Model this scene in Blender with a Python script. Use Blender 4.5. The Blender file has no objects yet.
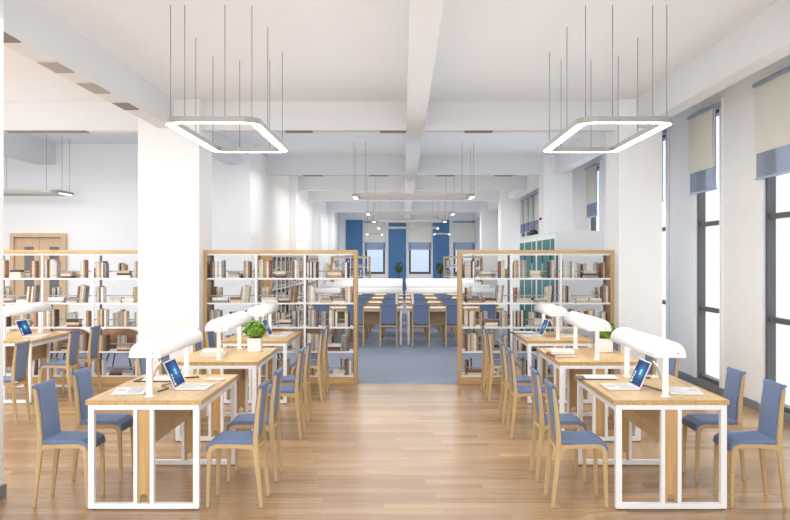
import bpy, bmesh, math, random
from mathutils import Vector, Matrix
random.seed(7)
S = bpy.context.scene
C = S.collection
PI = math.pi
CAMZ = 1.74

# ---------------------------------------------------------------- camera, world, lights
cam_d = bpy.data.cameras.new('camera'); cam = bpy.data.objects.new('camera', cam_d); C.objects.link(cam)
cam.location = (0, 0, CAMZ); cam.rotation_euler = (PI/2, 0, 0)
cam_d.sensor_width = 36; cam_d.lens = 900/790*36; cam_d.shift_x = -8/790; cam_d.clip_start = .1; cam_d.clip_end = 300
S.camera = cam
S.view_settings.view_transform = 'Standard'; S.view_settings.look = 'None'
S.view_settings.gamma = 1; S.view_settings.use_curve_mapping = False
S.view_settings.exposure = 0.3
S.cycles.max_bounces = 10; S.cycles.diffuse_bounces = 5; S.cycles.transparent_max_bounces = 16
S.cycles.sample_clamp_indirect = 6
S.cycles.use_denoising = True

w = bpy.data.worlds.new('sky'); S.world = w; w.use_nodes = True
nt = w.node_tree
nt.nodes['Background'].inputs[0].default_value = (.95, .975, 1, 1)
nt.nodes['Background'].inputs[1].default_value = 1.75

sd = bpy.data.lights.new('sun', 'SUN'); sd.energy = 2.2; sd.angle = math.radians(3); sd.color = (1, .95, .88)
so = bpy.data.objects.new('sun', sd); C.objects.link(so)
so.rotation_euler = Vector((-1, -.42, -.62)).to_track_quat('-Z', 'Y').to_euler(); so.location = (20, 10, 12)

def area(name, loc, size, energy, direction=(0, 0, -1), color=(.97, .985, 1)):
    d = bpy.data.lights.new(name, 'AREA'); d.shape = 'RECTANGLE'; d.size = size[0]; d.size_y = size[1]
    d.energy = energy; d.color = color
    o = bpy.data.objects.new(name, d); C.objects.link(o); o.location = loc
    o.rotation_euler = Vector(direction).to_track_quat('-Z', 'Y').to_euler()
    return o
area('overhead_fill_main', (-.2, 9, 3.5), (5.5, 5.5), 70)  # soft fill added under the ceiling along the room, no visible fixtures
area('overhead_fill_front', (-.2, 2, 3.5), (6, 6), 40)
area('overhead_fill_left', (-6.5, 11, 3.5), (4, 9), 250, (0, 0, -1), (1, .98, .955))
area('overhead_fill_back', (-.2, 16, 3.5), (5, 5), 90, (0, 0, -1), (1, .98, .955))
area('overhead_fill_rear', (0, 24.5, 3.5), (5, 8), 175, (0, 0, -1), (1, .975, .945))
area('overhead_fill_far', (0, 35, 3.5), (5, 9), 170, (0, 0, -1), (1, .975, .945))
# added upward fill to brighten the ceiling, separate from the hanging rings
area('upward_fill_main', (-.2, 8.5, 2.2), (5.5, 6), 40, (0, 0, 1), (.88, .94, 1))
area('upward_fill_front', (-.2, 2, 2.2), (6, 6), 34, (0, 0, 1), (.88, .94, 1))
area('upward_fill_left', (-6.5, 10, 2.2), (4, 9), 55, (0, 0, 1), (1, .99, .98))
area('upward_fill_back', (-.2, 16, 2.2), (5, 5), 24, (0, 0, 1), (1, .98, .96))
area('upward_fill_rear', (0, 25, 2.2), (5, 9), 42, (0, 0, 1), (1, .975, .95))
area('upward_fill_far', (0, 35, 2.2), (5, 9), 42, (0, 0, 1), (1, .975, .95))
# unseen fill added behind the camera to light surfaces facing it
area('fill_behind', (-1, -2.6, 1.9), (9, 3.2), 140, (0, 1, -.02), (.9, .95, 1))
area('fill_left_bay', (-6.5, 3, 2.0), (5, 3), 130, (0, 1, 0), (.97, .98, 1))  # fill added to brighten the left bay wall

# ---------------------------------------------------------------- materials
def srgb(r, g, b):
    f = lambda c: (c/255/12.92) if c/255 <= .04045 else ((c/255+.055)/1.055)**2.4
    return (f(r), f(g), f(b), 1)
def mat(name, rgb, rough=.6, metal=0, bump=0, bscale=60, var=0, vscale=4, spec=.5, emit=None, estr=0, coat=0):
    m = bpy.data.materials.new(name); m.use_nodes = True
    nt = m.node_tree; b = nt.nodes['Principled BSDF']
    c = srgb(*rgb)
    b.inputs['Base Color'].default_value = c
    b.inputs['Roughness'].default_value = rough; b.inputs['Metallic'].default_value = metal
    b.inputs['Specular IOR Level'].default_value = spec
    if coat: b.inputs['Coat Weight'].default_value = coat; b.inputs['Coat Roughness'].default_value = .15
    tc = nt.nodes.new('ShaderNodeTexCoord')
    n = nt.nodes.new('ShaderNodeTexNoise'); n.inputs['Scale'].default_value = vscale; n.inputs['Detail'].default_value = 3
    nt.links.new(tc.outputs['Object'], n.inputs['Vector'])
    mx = nt.nodes.new('ShaderNodeMix'); mx.data_type = 'RGBA'
    v = var if var else .015
    mx.inputs['A'].default_value = (c[0]*(1-v), c[1]*(1-v), c[2]*(1-v), 1)
    mx.inputs['B'].default_value = (min(1, c[0]*(1+v)), min(1, c[1]*(1+v)), min(1, c[2]*(1+v)), 1)
    nt.links.new(n.outputs['Fac'], mx.inputs['Factor']); nt.links.new(mx.outputs['Result'], b.inputs['Base Color'])
    if bump:
        n2 = nt.nodes.new('ShaderNodeTexNoise'); n2.inputs['Scale'].default_value = bscale; n2.inputs['Detail'].default_value = 4
        nt.links.new(tc.outputs['Object'], n2.inputs['Vector'])
        bp = nt.nodes.new('ShaderNodeBump'); bp.inputs['Strength'].default_value = bump; bp.inputs['Distance'].default_value = .01
        nt.links.new(n2.outputs['Fac'], bp.inputs['Height']); nt.links.new(bp.outputs['Normal'], b.inputs['Normal'])
    if emit:
        b.inputs['Emission Color'].default_value = srgb(*emit); b.inputs['Emission Strength'].default_value = estr
    return m
def wood(name, rgb, axis=1, rough=.35, contrast=.2):
    m = mat(name, rgb, rough); nt = m.node_tree; b = nt.nodes['Principled BSDF']
    tc = nt.nodes.new('ShaderNodeTexCoord'); mp = nt.nodes.new('ShaderNodeMapping')
    sc = [28, 28, 28]; sc[axis] = 1.6
    mp.inputs['Scale'].default_value = sc
    n = nt.nodes.new('ShaderNodeTexNoise'); n.inputs['Scale'].default_value = 1.6; n.inputs['Detail'].default_value = 6
    n.inputs['Distortion'].default_value = .5
    r = nt.nodes.new('ShaderNodeValToRGB')
    c = srgb(*rgb); k = contrast
    r.color_ramp.elements[0].position = .32; r.color_ramp.elements[1].position = .68
    r.color_ramp.elements[0].color = (c[0]*(1-k), c[1]*(1-1.25*k), c[2]*(1-1.5*k), 1)
    r.color_ramp.elements[1].color = (min(1, c[0]*(1+k*.5)), min(1, c[1]*(1+k*.5)), min(1, c[2]*(1+k*.5)), 1)
    nt.links.new(tc.outputs['Object'], mp.inputs['Vector']); nt.links.new(mp.outputs['Vector'], n.inputs['Vector'])
    nt.links.new(n.outputs['Fac'], r.inputs['Fac']); nt.links.new(r.outputs['Color'], b.inputs['Base Color'])
    return m
M = {}
M['wall'] = mat('white_wall_paint', (245, 246, 247), .85, bump=.03)
M['ceil'] = mat('ceiling_paint', (237, 240, 243), .9, bump=.03)
M['beam'] = mat('beam_paint', (228, 230, 233), .9, bump=.03)
M['base'] = mat('grey_skirting', (132, 134, 138), .5)
M['oak'] = wood('oak_veneer', (200, 168, 114), 1)
M['oakx'] = wood('oak_veneer_across', (208, 174, 120), 0)
M['oakz'] = wood('oak_veneer_upright', (202, 166, 114), 2)
M['chairwood'] = wood('bent_beech', (200, 172, 126), 2, .4, .1)
M['shellwood'] = wood('walnut_shell', (150, 108, 74), 0, .4, .2)
M['doorwood'] = wood('door_veneer', (212, 184, 150), 2, .5, .08)
M['white'] = mat('white_powder_coat', (240, 241, 243), .4)
M['lampwhite'] = mat('white_lamp_enamel', (248, 248, 248), .35)
M['fabric'] = mat('blue_grey_fabric', (114, 132, 166), .9, bump=.25, bscale=350, var=.05, vscale=90)
M['grey'] = mat('grey_steel', (120, 118, 116), .4, .4)
M['darkgrey'] = mat('dark_window_frame', (82, 83, 85), .5)
M['barsteel'] = mat('pale_steel_bar', (176, 176, 176), .45)
M['black'] = mat('black_metal', (28, 28, 30), .4)
M['silver'] = mat('light_aluminium', (218, 219, 222), .35, .3)
M['ring'] = mat('brushed_grey_ring', (150, 145, 139), .4, .5)
M['glow'] = mat('led_diffuser', (255, 255, 255), .5, emit=(255, 247, 236), estr=12)
M['tube'] = mat('lamp_tube', (255, 255, 255), .5, emit=(255, 250, 242), estr=4)
M['wire'] = mat('steel_wire', (125, 122, 120), .5)
M['vent'] = mat('grey_grille', (138, 135, 132), .7)
M['ventlight'] = mat('pale_grey_grille', (176, 173, 170), .7)
M['blue'] = mat('blue_wall_panel', (80, 122, 168), .7, bump=.1, bscale=80)
M['teal'] = mat('teal_glass', (8, 112, 112), .4, var=.15, spec=.2)
M['beige'] = mat('beige_blind_fabric', (228, 227, 216), .9, bump=.2, bscale=400)
M['blindmetal'] = mat('blue_grey_blind_rail', (160, 172, 198), .35, .4)
M['pot'] = mat('white_ceramic', (238, 236, 234), .35)
M['leaf'] = mat('green_leaf', (112, 156, 34), .5, var=.35, vscale=25)
M['leafdark'] = mat('dark_leaf', (66, 92, 56), .5, var=.3, vscale=15)
M['soil'] = mat('potting_soil', (70, 52, 40), .95, bump=.5)
M['bark'] = mat('brown_stem', (98, 76, 56), .8)
M['paper'] = mat('white_paper', (236, 235, 230), .8)
M['pages'] = mat('book_pages', (226, 214, 190), .9, bump=.3, bscale=300)
M['cable'] = mat('dark_cable', (70, 68, 70), .5)
M['brown'] = mat('brown_cover', (150, 106, 74), .6)
M['key'] = mat('grey_keys', (186, 187, 190), .6)

def sheer():
    m = bpy.data.materials.new('pale_blue_sheer'); m.use_nodes = True; nt = m.node_tree; nt.nodes.clear()
    o = nt.nodes.new('ShaderNodeOutputMaterial'); a = nt.nodes.new('ShaderNodeBsdfTransparent'); a.inputs[0].default_value = (.52, .56, .64, 1)
    d = nt.nodes.new('ShaderNodeBsdfDiffuse'); d.inputs[0].default_value = srgb(208, 216, 232); x = nt.nodes.new('ShaderNodeMixShader'); x.inputs[0].default_value = .32
    nt.links.new(a.outputs[0], x.inputs[1]); nt.links.new(d.outputs[0], x.inputs[2]); nt.links.new(x.outputs[0], o.inputs[0]); return m
M['sheer'] = sheer()
def glass(name, tint, gl):
    m = bpy.data.materials.new(name); m.use_nodes = True; nt = m.node_tree; nt.nodes.clear()
    o = nt.nodes.new('ShaderNodeOutputMaterial'); a = nt.nodes.new('ShaderNodeBsdfTransparent'); a.inputs[0].default_value = tint
    g = nt.nodes.new('ShaderNodeBsdfGlossy'); g.inputs['Roughness'].default_value = .02; x = nt.nodes.new('ShaderNodeMixShader'); x.inputs[0].default_value = gl
    nt.links.new(a.outputs[0], x.inputs[1]); nt.links.new(g.outputs[0], x.inputs[2]); nt.links.new(x.outputs[0], o.inputs[0]); return m
M['glass'] = glass('window_glass', (.97, .99, 1, 1), .05)
M['glassback'] = glass('sky_dimming_glass', (.56, .61, .68, 1), .02)  # dimmer pale blue sky is put into the tint of the back panes
M['doorglass'] = mat('grey_door_glass', (118, 120, 124), .12)

def floor_wood():
    m = mat('oak_plank_floor', (180, 156, 128), .27, spec=.22); nt = m.node_tree; b = nt.nodes['Principled BSDF']
    tc = nt.nodes.new('ShaderNodeTexCoord')
    br = nt.nodes.new('ShaderNodeTexBrick'); br.offset = .37; br.offset_frequency = 1
    br.inputs['Scale'].default_value = 1; br.inputs['Brick Width'].default_value = 1.25; br.inputs['Row Height'].default_value = .14
    br.inputs['Mortar Size'].default_value = .0012; br.inputs['Mortar Smooth'].default_value = .2; br.inputs['Bias'].default_value = 0
    br.inputs['Color1'].default_value = srgb(160, 128, 93); br.inputs['Color2'].default_value = srgb(190, 158, 120)
    br.inputs['Mortar'].default_value = srgb(130, 102, 76)
    sp = nt.nodes.new('ShaderNodeSeparateXYZ'); nt.links.new(tc.outputs['Object'], sp.inputs[0])
    def mth(op, a, v):
        q = nt.nodes.new('ShaderNodeMath'); q.operation = op; nt.links.new(a, q.inputs[0])
        if isinstance(v, (int, float)): q.inputs[1].default_value = v
        else: nt.links.new(v, q.inputs[1])
        return q.outputs[0]
    row = mth('FLOOR', mth('DIVIDE', sp.outputs['Y'], .14), 0)
    cb = nt.nodes.new('ShaderNodeCombineXYZ'); nt.links.new(mth('ADD', sp.outputs['X'], mth('MULTIPLY', row, .4373)), cb.inputs[0]); nt.links.new(sp.outputs['Y'], cb.inputs[1])
    nt.links.new(cb.outputs[0], br.inputs['Vector'])
    mp = nt.nodes.new('ShaderNodeMapping'); mp.inputs['Scale'].default_value = (1.2, 16, 1)
    n = nt.nodes.new('ShaderNodeTexNoise'); n.inputs['Scale'].default_value = 1.5; n.inputs['Detail'].default_value = 6; n.inputs['Distortion'].default_value = .6
    nt.links.new(tc.outputs['Object'], mp.inputs['Vector']); nt.links.new(mp.outputs['Vector'], n.inputs['Vector'])
    r = nt.nodes.new('ShaderNodeValToRGB'); r.color_ramp.elements[0].position = .3; r.color_ramp.elements[1].position = .7
    r.color_ramp.elements[0].color = (.77, .72, .67, 1); r.color_ramp.elements[1].color = (1.03, 1.03, 1.03, 1)
    nt.links.new(n.outputs['Fac'], r.inputs['Fac'])
    mx = nt.nodes.new('ShaderNodeMix'); mx.data_type = 'RGBA'; mx.blend_type = 'MULTIPLY'; mx.inputs['Factor'].default_value = .8
    nt.links.new(br.outputs['Color'], mx.inputs['A']); nt.links.new(r.outputs['Color'], mx.inputs['B'])
    nt.links.new(mx.outputs['Result'], b.inputs['Base Color'])
    return m
M['floor'] = floor_wood()
M['carpet'] = mat('blue_grey_carpet', (124, 133, 153), .6, spec=.3, bump=.15, bscale=200, var=.05, vscale=1.5)

# ---------------------------------------------------------------- mesh helpers
class MB:
    def __init__(s): s.bm = bmesh.new(); s.mats = []
    def mi(s, m):
        if m not in s.mats: s.mats.append(m)
        return s.mats.index(m)
    def _tag(s, faces, m):
        i = s.mi(m)
        for f in faces: f.material_index = i
    def box(s, x0, x1, y0, y1, z0, z1, m, bevel=0, mtx=None):
        r = bmesh.ops.create_cube(s.bm, size=1)
        vs = r['verts']
        for v in vs:
            v.co = Vector(((x0+x1)/2+v.co.x*(x1-x0), (y0+y1)/2+v.co.y*(y1-y0), (z0+z1)/2+v.co.z*(z1-z0)))
        fs = set(f for v in vs for f in v.link_faces)
        s._tag(fs, m)
        if bevel:
            es = set(e for v in vs for e in v.link_edges)
            rr = bmesh.ops.bevel(s.bm, geom=list(es), offset=bevel, segments=2, affect='EDGES', profile=.5)
            s._tag(rr['faces'], m)
            if mtx is not None:
                vs = list(set(v for f in rr['faces'] for v in f.verts))
        if mtx is not None:
            for v in vs: v.co = mtx @ v.co
        return s
    def prism(s, pts, a0, a1, axis, m, bevel=0):
        # pts: 2D outline; extruded along axis 'x','y','z'
        def P(p, a): return {'y': (p[0], a, p[1]), 'x': (a, p[0], p[1]), 'z': (p[0], p[1], a)}[axis]
        A = [s.bm.verts.new(P(p, a0)) for p in pts]; B = [s.bm.verts.new(P(p, a1)) for p in pts]
        n = len(pts); fs = [s.bm.faces.new(A), s.bm.faces.new(B[::-1])]
        for i in range(n):
            j = (i+1) % n; fs.append(s.bm.faces.new((A[i], B[i], B[j], A[j])))
        s._tag(fs, m)
        bmesh.ops.recalc_face_normals(s.bm, faces=fs)
        if bevel:
            es = set(e for f in fs[:2] for e in f.edges)
            rr = bmesh.ops.bevel(s.bm, geom=list(es), offset=bevel, segments=1, affect='EDGES'); s._tag(rr['faces'], m)
        return s
    def strip(s, pts, ws, a0, a1, axis, m, bevel=0):
        # polyline with width in the outline plane, extruded across
        L, R = [], []
        n = len(pts)
        for i, p in enumerate(pts):
            q0 = Vector(pts[max(0, i-1)]); q1 = Vector(pts[min(n-1, i+1)])
            t = (q1-q0).normalized(); nn = Vector((-t.y, t.x)); wv = ws[i] if isinstance(ws, (list, tuple)) else ws
            L.append(Vector(p)+nn*wv/2); R.append(Vector(p)-nn*wv/2)
        def P(p, a): return {'y': (p[0], a, p[1]), 'x': (a, p[0], p[1]), 'z': (p[0], p[1], a)}[axis]
        V = [[s.bm.verts.new(P(q, a)) for q in (L[i], R[i]) for a in (a0, a1)] for i in range(n)]
        fs = []
        for i in range(n-1):
            a, b = V[i], V[i+1]
            for (p, q) in ((0, 1), (1, 3), (3, 2), (2, 0)):
                fs.append(s.bm.faces.new((a[p], a[q], b[q], b[p])))
        fs.append(s.bm.faces.new((V[0][0], V[0][2], V[0][3], V[0][1]))); a = V[-1]; fs.append(s.bm.faces.new((a[0], a[1], a[3], a[2])))
        s._tag(fs, m); bmesh.ops.recalc_face_normals(s.bm, faces=fs)
        if bevel:
            es = [e for e in set(e for f in fs for e in f.edges) if len(e.link_faces) == 2 and e.calc_face_angle(0) > .8]
            rr = bmesh.ops.bevel(s.bm, geom=es, offset=bevel, segments=2, affect='EDGES'); s._tag(rr['faces'], m)
        return s
    def tube(s, pts, r, m, seg=8, closed=False, caps=True):
        n = len(pts); rings = []
        pts = [Vector(p) for p in pts]
        for i, p in enumerate(pts):
            if closed: t = (pts[(i+1) % n]-pts[i-1]).normalized()
            else: t = (pts[min(n-1, i+1)]-pts[max(0, i-1)]).normalized()
            u = t.cross(Vector((0, 0, 1)) if abs(t.z) < .95 else Vector((0, 1, 0))).normalized(); v = u.cross(t)
            rr = r[i] if isinstance(r, (list, tuple)) else r
            rings.append([s.bm.verts.new(p+(u*math.cos(a)+v*math.sin(a))*rr) for a in [2*PI*k/seg for k in range(seg)]])
        fs = []
        for i in range(n if closed else n-1):
            a, b = rings[i], rings[(i+1) % n]
            for k in range(seg): fs.append(s.bm.faces.new((a[k], a[(k+1) % seg], b[(k+1) % seg], b[k])))
        if caps and not closed: fs.append(s.bm.faces.new(rings[0])); fs.append(s.bm.faces.new(rings[-1][::-1]))
        s._tag(fs, m); bmesh.ops.recalc_face_normals(s.bm, faces=fs)
        for f in fs: f.smooth = len(f.verts) == 4
        return s
    def lathe(s, prof, m, seg=24, c=(0, 0)):
        rings = [[s.bm.verts.new((c[0]+max(r, .0005)*math.cos(2*PI*k/seg), c[1]+max(r, .0005)*math.sin(2*PI*k/seg), z)) for k in range(seg)] for r, z in prof]
        fs = []
        for a, b in zip(rings, rings[1:]):
            for k in range(seg): fs.append(s.bm.faces.new((a[k], a[(k+1) % seg], b[(k+1) % seg], b[k])))
        fs.append(s.bm.faces.new(rings[0])); fs.append(s.bm.faces.new(rings[-1]))
        s._tag(fs, m); bmesh.ops.recalc_face_normals(s.bm, faces=fs)
        for f in fs: f.smooth = len(f.verts) == 4
        return s
    def build(s, name, parent=None, loc=(0, 0, 0)):
        me = bpy.data.meshes.new(name); s.bm.to_mesh(me); s.bm.free()
        for m in s.mats: me.materials.append(M[m])
        o = bpy.data.objects.new(name, me); C.objects.link(o); o.location = loc
        if parent: o.parent = parent
        return o
def tag(o, label, cat, group=None, kind=None):
    o['label'] = label; o['category'] = cat
    if group: o['group'] = group
    if kind: o['kind'] = kind
    return o
def thing(name, label, cat, loc=(0, 0, 0), rz=0, group=None):
    o = bpy.data.objects.new(name, None); C.objects.link(o); o.location = loc; o.rotation_euler = (0, 0, rz)
    o.empty_display_size = .1
    return tag(o, label, cat, group)
def struct(mb, name, parent=None):
    o = mb.build(name, parent)
    if not parent: o['kind'] = 'structure'
    return o
kids = {}
def copy_tree(o, loc=None, rz=None, label=None, group=None, parent=None):
    c = o.copy(); C.objects.link(c)
    if parent: c.parent = parent
    if loc is not None: c.location = loc
    if rz is not None: c.rotation_euler = (0, 0, rz)
    if label: c['label'] = label
    if group: c['group'] = group
    for ch in list(o.children): copy_tree(ch, parent=c)
    return c
class Proto:
    """the first use moves the prototype itself, later uses copy it"""
    def __init__(s, root): s.root = root; s.used = False
    def put(s, loc, rz, label, group):
        if not s.used:
            s.used = True; r = s.root; r.location = loc; r.rotation_euler = (0, 0, rz); r['label'] = label; r['group'] = group; return r
        return copy_tree(s.root, loc, rz, label, group)

def X(px, y): return (px-403)*y/900
def Z(py, y): return CAMZ+(260-py)*y/900

# ---------------------------------------------------------------- the setting
HC, HS = 3.95, 3.55
WX = 4.1
struct(MB().box(-12, WX, -3, 12.62, -.15, 0, 'floor'), 'floor')
o = struct(MB().box(-12, WX, 12.62, 41, -.15, -.0, 'carpet'), 'floor'); o.name = 'floor_carpet'
struct(MB().box(-12, WX+.3, -3, 41.3, HC, HC+.15, 'ceil'), 'ceiling')
# right wall with window openings
WZ0, WZ1 = .1, 3.72
wins = [9.21+2.36*k for k in range(-4, 5)]+[26.4, 27.6, 28.8, 30.0]
WW = .98
mb = MB(); y = -3
for a in wins:
    if a-y > .01: mb.box(WX, WX+.3, y, a, 0, HC, 'wall')
    mb.box(WX, WX+.3, a, a+WW, 0, WZ0, 'wall'); mb.box(WX, WX+.3, a, a+WW, WZ1, HC, 'wall'); y = a+WW
mb.box(WX, WX+.3, y, 41.3, 0, HC, 'wall')
struct(mb, 'wall_right')
mb = MB(); y = -3
mb.box(WX-.02, WX-.0005, -3, 41, .0005, .1, 'base')
struct(mb, 'baseboard_right')
wn = 0
for a in wins:
    wn += 1
    f = MB(); b = a+WW
    for (p, q) in ((a, a+.055), (b-.055, b)): f.box(WX+.004, WX+.1, p, q, WZ0, WZ1, 'darkgrey')
    f.box(WX+.004, WX+.1, a+.055, b-.055, WZ0, WZ0+.06, 'darkgrey'); f.box(WX+.004, WX+.1, a+.055, b-.055, WZ1-.06, WZ1, 'darkgrey')
    for z in (1.04, 2.2): f.box(WX+.02, WX+.09, a+.055, b-.055, z, z+.06, 'darkgrey')
    fo = struct(f, 'window_%d' % wn)
    MB().box(WX+.06, WX+.068, a+.05, b-.05, WZ0+.05, WZ1-.05, 'glass').build('window_pane', fo)
    t = MB()
    t.box(WX-.035, WX-.001, a-.09, a+.002, .101, WZ1+.09, 'wall'); t.box(WX-.035, WX-.001, b-.002, b+.09, .101, WZ1+.09, 'wall')
    t.box(WX-.035, WX-.001, a+.002, b-.002, WZ1-.002, WZ1+.09, 'wall')
    t.build('window_trim', fo)
# roller blinds on the right wall
def blind(a, label, n=(0,)):
    y0, y1 = a-.05, a+WW+.05
    r = thing('roller_blind', label, 'blind', (WX-.1, (y0+y1)/2, 3.72), 0, 'roller blinds on the window side')
    L = (y1-y0)/2
    MB().tube([(0, -L, 0), (0, L, 0)], .028, 'blindmetal', 12).build('roller_tube', r)
    MB().box(.028, .06, -L, L, -.03, .035, 'blindmetal').build('rail', r)
    MB().box(-.004, .004, -L+.02, L-.02, -.78, -.02, 'beige').build('blind_fabric', r)
    MB().box(.012, .016, -L+.02, L-.02, -1.05, -.0, 'sheer').build('sheer_panel', r)
    MB().box(.002, .026, -L+.01, L-.01, -1.075, -1.05, 'blindmetal').build('bottom_bar', r)
    MB().tube([(-.03, -L, 0), (-.035, -L+.01, -.5), (-.02, -L-.0, -.95), (-.01, -L-.01, -.5), (-.03, -L, 0)], .004, 'blindmetal', 5).build('pull_cord', r)
    return r
W0 = 9.21
blind(W0, 'beige roller blind on the nearest tall window, far right')
blind(W0+2.36, 'beige roller blind on the second tall window from the right')
blind(W0+2.36*2, 'beige roller blind on the window half hidden by the right front column')
blind(W0+2.36*4, 'beige roller blind above the white cabinet between two columns')
for a, l in ((26.4, 'nearest of four'), (27.6, 'second nearest of four'), (28.8, 'third nearest of four'), (30.0, 'farthest of four')):
    blind(a, 'beige roller blind on the windows behind the teal cabinets, ' + l)

# left part of the room
struct(MB().box(-12, -2.9, 17.1, 17.4, 0, HC, 'wall').box(-12, -2.9, 17.4, 41.3, HC-.01, HC, 'wall'), 'wall_left_back')
struct(MB().box(-3.1, -2.9, 17.4, 41.3, 0, HC, 'wall'), 'wall_left')
struct(MB().box(-12.2, -12, -3, 17.4, 0, HC, 'wall'), 'wall_left_side')
struct(MB().box(-2.9, -2.885, 17.1, 41, .0005, .1, 'base').box(-6.33, -2.9, 17.08, 17.0995, .0005, .1, 'base').box(-12, -7.5, 17.08, 17.0995, .0005, .1, 'base'), 'baseboard_left')
# back wall with windows and blue panels
BY = 41.0
bw = [(-1.73, -.82), (.27, 1.27), (2.3, 3.25)]
mb = MB(); x = -2.9
for a, b in bw:
    mb.box(x, a, BY, BY+.3, 0, HC, 'wall'); mb.box(a, b, BY, BY+.3, 0, 1.1, 'wall'); mb.box(a, b, BY, BY+.3, 3.5, HC, 'wall'); x = b
mb.box(x, WX, BY, BY+.3, 0, HC, 'wall')
struct(mb, 'wall_back')
for i, (a, b) in enumerate(bw):
    wn += 1
    f = MB().box(a, a+.09, BY+.05, BY+.2, 1.1, 3.5, 'darkgrey').box(b-.09, b, BY+.05, BY+.2, 1.1, 3.5, 'darkgrey').box(a+.09, b-.09, BY+.05, BY+.2, 1.1, 1.2, 'darkgrey').box(a+.09, b-.09, BY+.05, BY+.2, 3.42, 3.5, 'darkgrey')
    fo = struct(f, 'window_%d' % wn)
    MB().box(a+.08, b-.08, BY+.12, BY+.13, 1.19, 3.43, 'glassback').build('window_pane', fo)
    r = thing('roller_blind', 'beige roller blind on the back wall, ' + ['left of the three', 'middle of the three', 'right of the three'][i], 'blind', ((a+b)/2, BY-.07, 3.46), 0, 'roller blinds on the back wall')
    L = (b-a)/2+.04
    MB().tube([(-L, 0, 0), (L, 0, 0)], .03, 'blindmetal', 10).build('roller_tube', r)
    MB().box(-L+.02, L-.02, -.004, .004, -.92, -.02, 'beige').build('blind_fabric', r)
    MB().box(-L+.02, L-.02, .012, .016, -1.22, 0, 'sheer').build('sheer_panel', r)
    MB().box(-L+.01, L-.01, .0, .03, -1.26, -1.22, 'blindmetal').build('bottom_bar', r)
for i, (a, b) in enumerate([(-2.6, -1.84), (-.66, .14), (1.36, 2.1)]):
    o = MB().box(a, b, BY-.06, BY-.001, 0, 3.56, 'blue').build('wall_panel')
    tag(o, 'tall blue panel on the back wall, ' + ['leftmost of the three', 'middle of the three', 'rightmost of the three'][i], 'wall panel', 'blue panels on the back wall')
# columns
tn = 0
def column(x0, x1, y0, y1):
    global tn; tn += 1
    o = struct(MB().box(x0, x1, y0, y1, 0, HC-.0005, 'wall'), 'trim_%d' % tn)
    e = .016
    b = MB()
    b.box(x0-e, x1+e, y0-e, y0-.0005, .0005, .1, 'base'); b.box(x0-e, x1+e, y1+.0005, y1+e, .0005, .1, 'base')
    b.box(x0-e, x0-.0005, y0, y1, .0005, .1, 'base'); b.box(x1+.0005, x1+e, y0, y1, .0005, .1, 'base')
    b.build('column_base', o)
column(-3.77, -2.93, 5.75, 6.6)
column(-3.64, -2.8, 12.36, 13.2)
for yy in (12.36, 18.9, 27.3, 34.0): column(2.965, 3.56, yy, yy+.78)
for yy in (22.9, 29.2, 34.8): column(-2.9, -2.72, yy, yy+.6)
# beams
beamn = []
def beam(x0, x1, y0, y1, z0=HS):
    global tn; tn += 1
    struct(MB().box(x0, x1, y0, y1, z0, HC-.0005, 'beam'), 'trim_%d' % tn)
beam(-12, -3.37, 6.05, 6.27); beam(-3.14, .05, 6.05, 6.27); beam(.29, 3.19, 6.05, 6.27)
beam(-12, -3.64, 12.55, 12.77); beam(-2.8, .05, 12.55, 12.77); beam(.29, 2.965, 12.55, 12.77)
for yy in (19.15, 23.4, 27.6, 34.0): beam(-2.9, .05, yy, yy+.24); beam(.29, 2.965 if yy != 23.4 else 3.2, yy, yy+.24)
beam(.05, .29, -3, 41, HS)
beam(-3.36, -3.15, -3, 12.36)
beam(-3.36, -3.15, 13.2, 17.1)
beam(-6.95, -6.6, -3, 17.1)
ys = [(-3, 12.36), (13.14, 18.9), (19.68, 27.3), (28.08, 34), (34.78, 41)]
for a, b in ys: beam(3.2, 3.4, a, b)
# vents
def vent(x0, x1, y0, y1, label, m='vent'):
    r = thing('ceiling_vent', label, 'vent', ((x0+x1)/2, (y0+y1)/2, HS), 0, 'flat grey vents under the beams')
    hx, hy = (x1-x0)/2, (y1-y0)/2
    MB().box(-hx, hx, -hy, hy, -.008, -.0005, m).build('grille', r)
    f = MB()
    f.box(-hx, hx, -hy, -hy+.008, -.012, -.008, m).box(-hx, hx, hy-.008, hy, -.012, -.008, m); f.build('frame', r)
ly = [(7.05, 7.45), (8.22, 8.66), (9.2, 9.74), (10.36, 10.8)]
for i, (a, b) in enumerate(ly):
    vent(-3.345, -3.165, a, b, ['dark grey vent nearest the camera under the long left beam', 'pale grey vent, second along the long left beam', 'grey vent, third along the long left beam', 'dark grey vent beside the left column under the beam'][i], ['vent', 'ventlight', 'ventlight', 'vent'][i])
for i, (p, q) in enumerate([(285, 312), (380, 406), (465, 493), (4, 86)]):
    vent(X(p, 12.6), X(q, 12.6) if q != 406 else .04, 12.57, 12.75, ['grey slot vent under first cross beam, right of left pendant', 'grey slot vent under first cross beam just left of the centre beam', 'grey slot vent under first cross beam right of the centre beam', 'long grey slot vent under the beam in the left bay'][i])
for i, (p, q) in enumerate([(303, 322), (369, 388), (436, 455), (495, 513)]):
    vent(X(p, 19.2), X(q, 19.2), 19.17, 19.37, 'grey slot vent under second cross beam, ' + ['leftmost of four', 'second of four from left', 'third of four from left', 'rightmost of four'][i])
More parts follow.
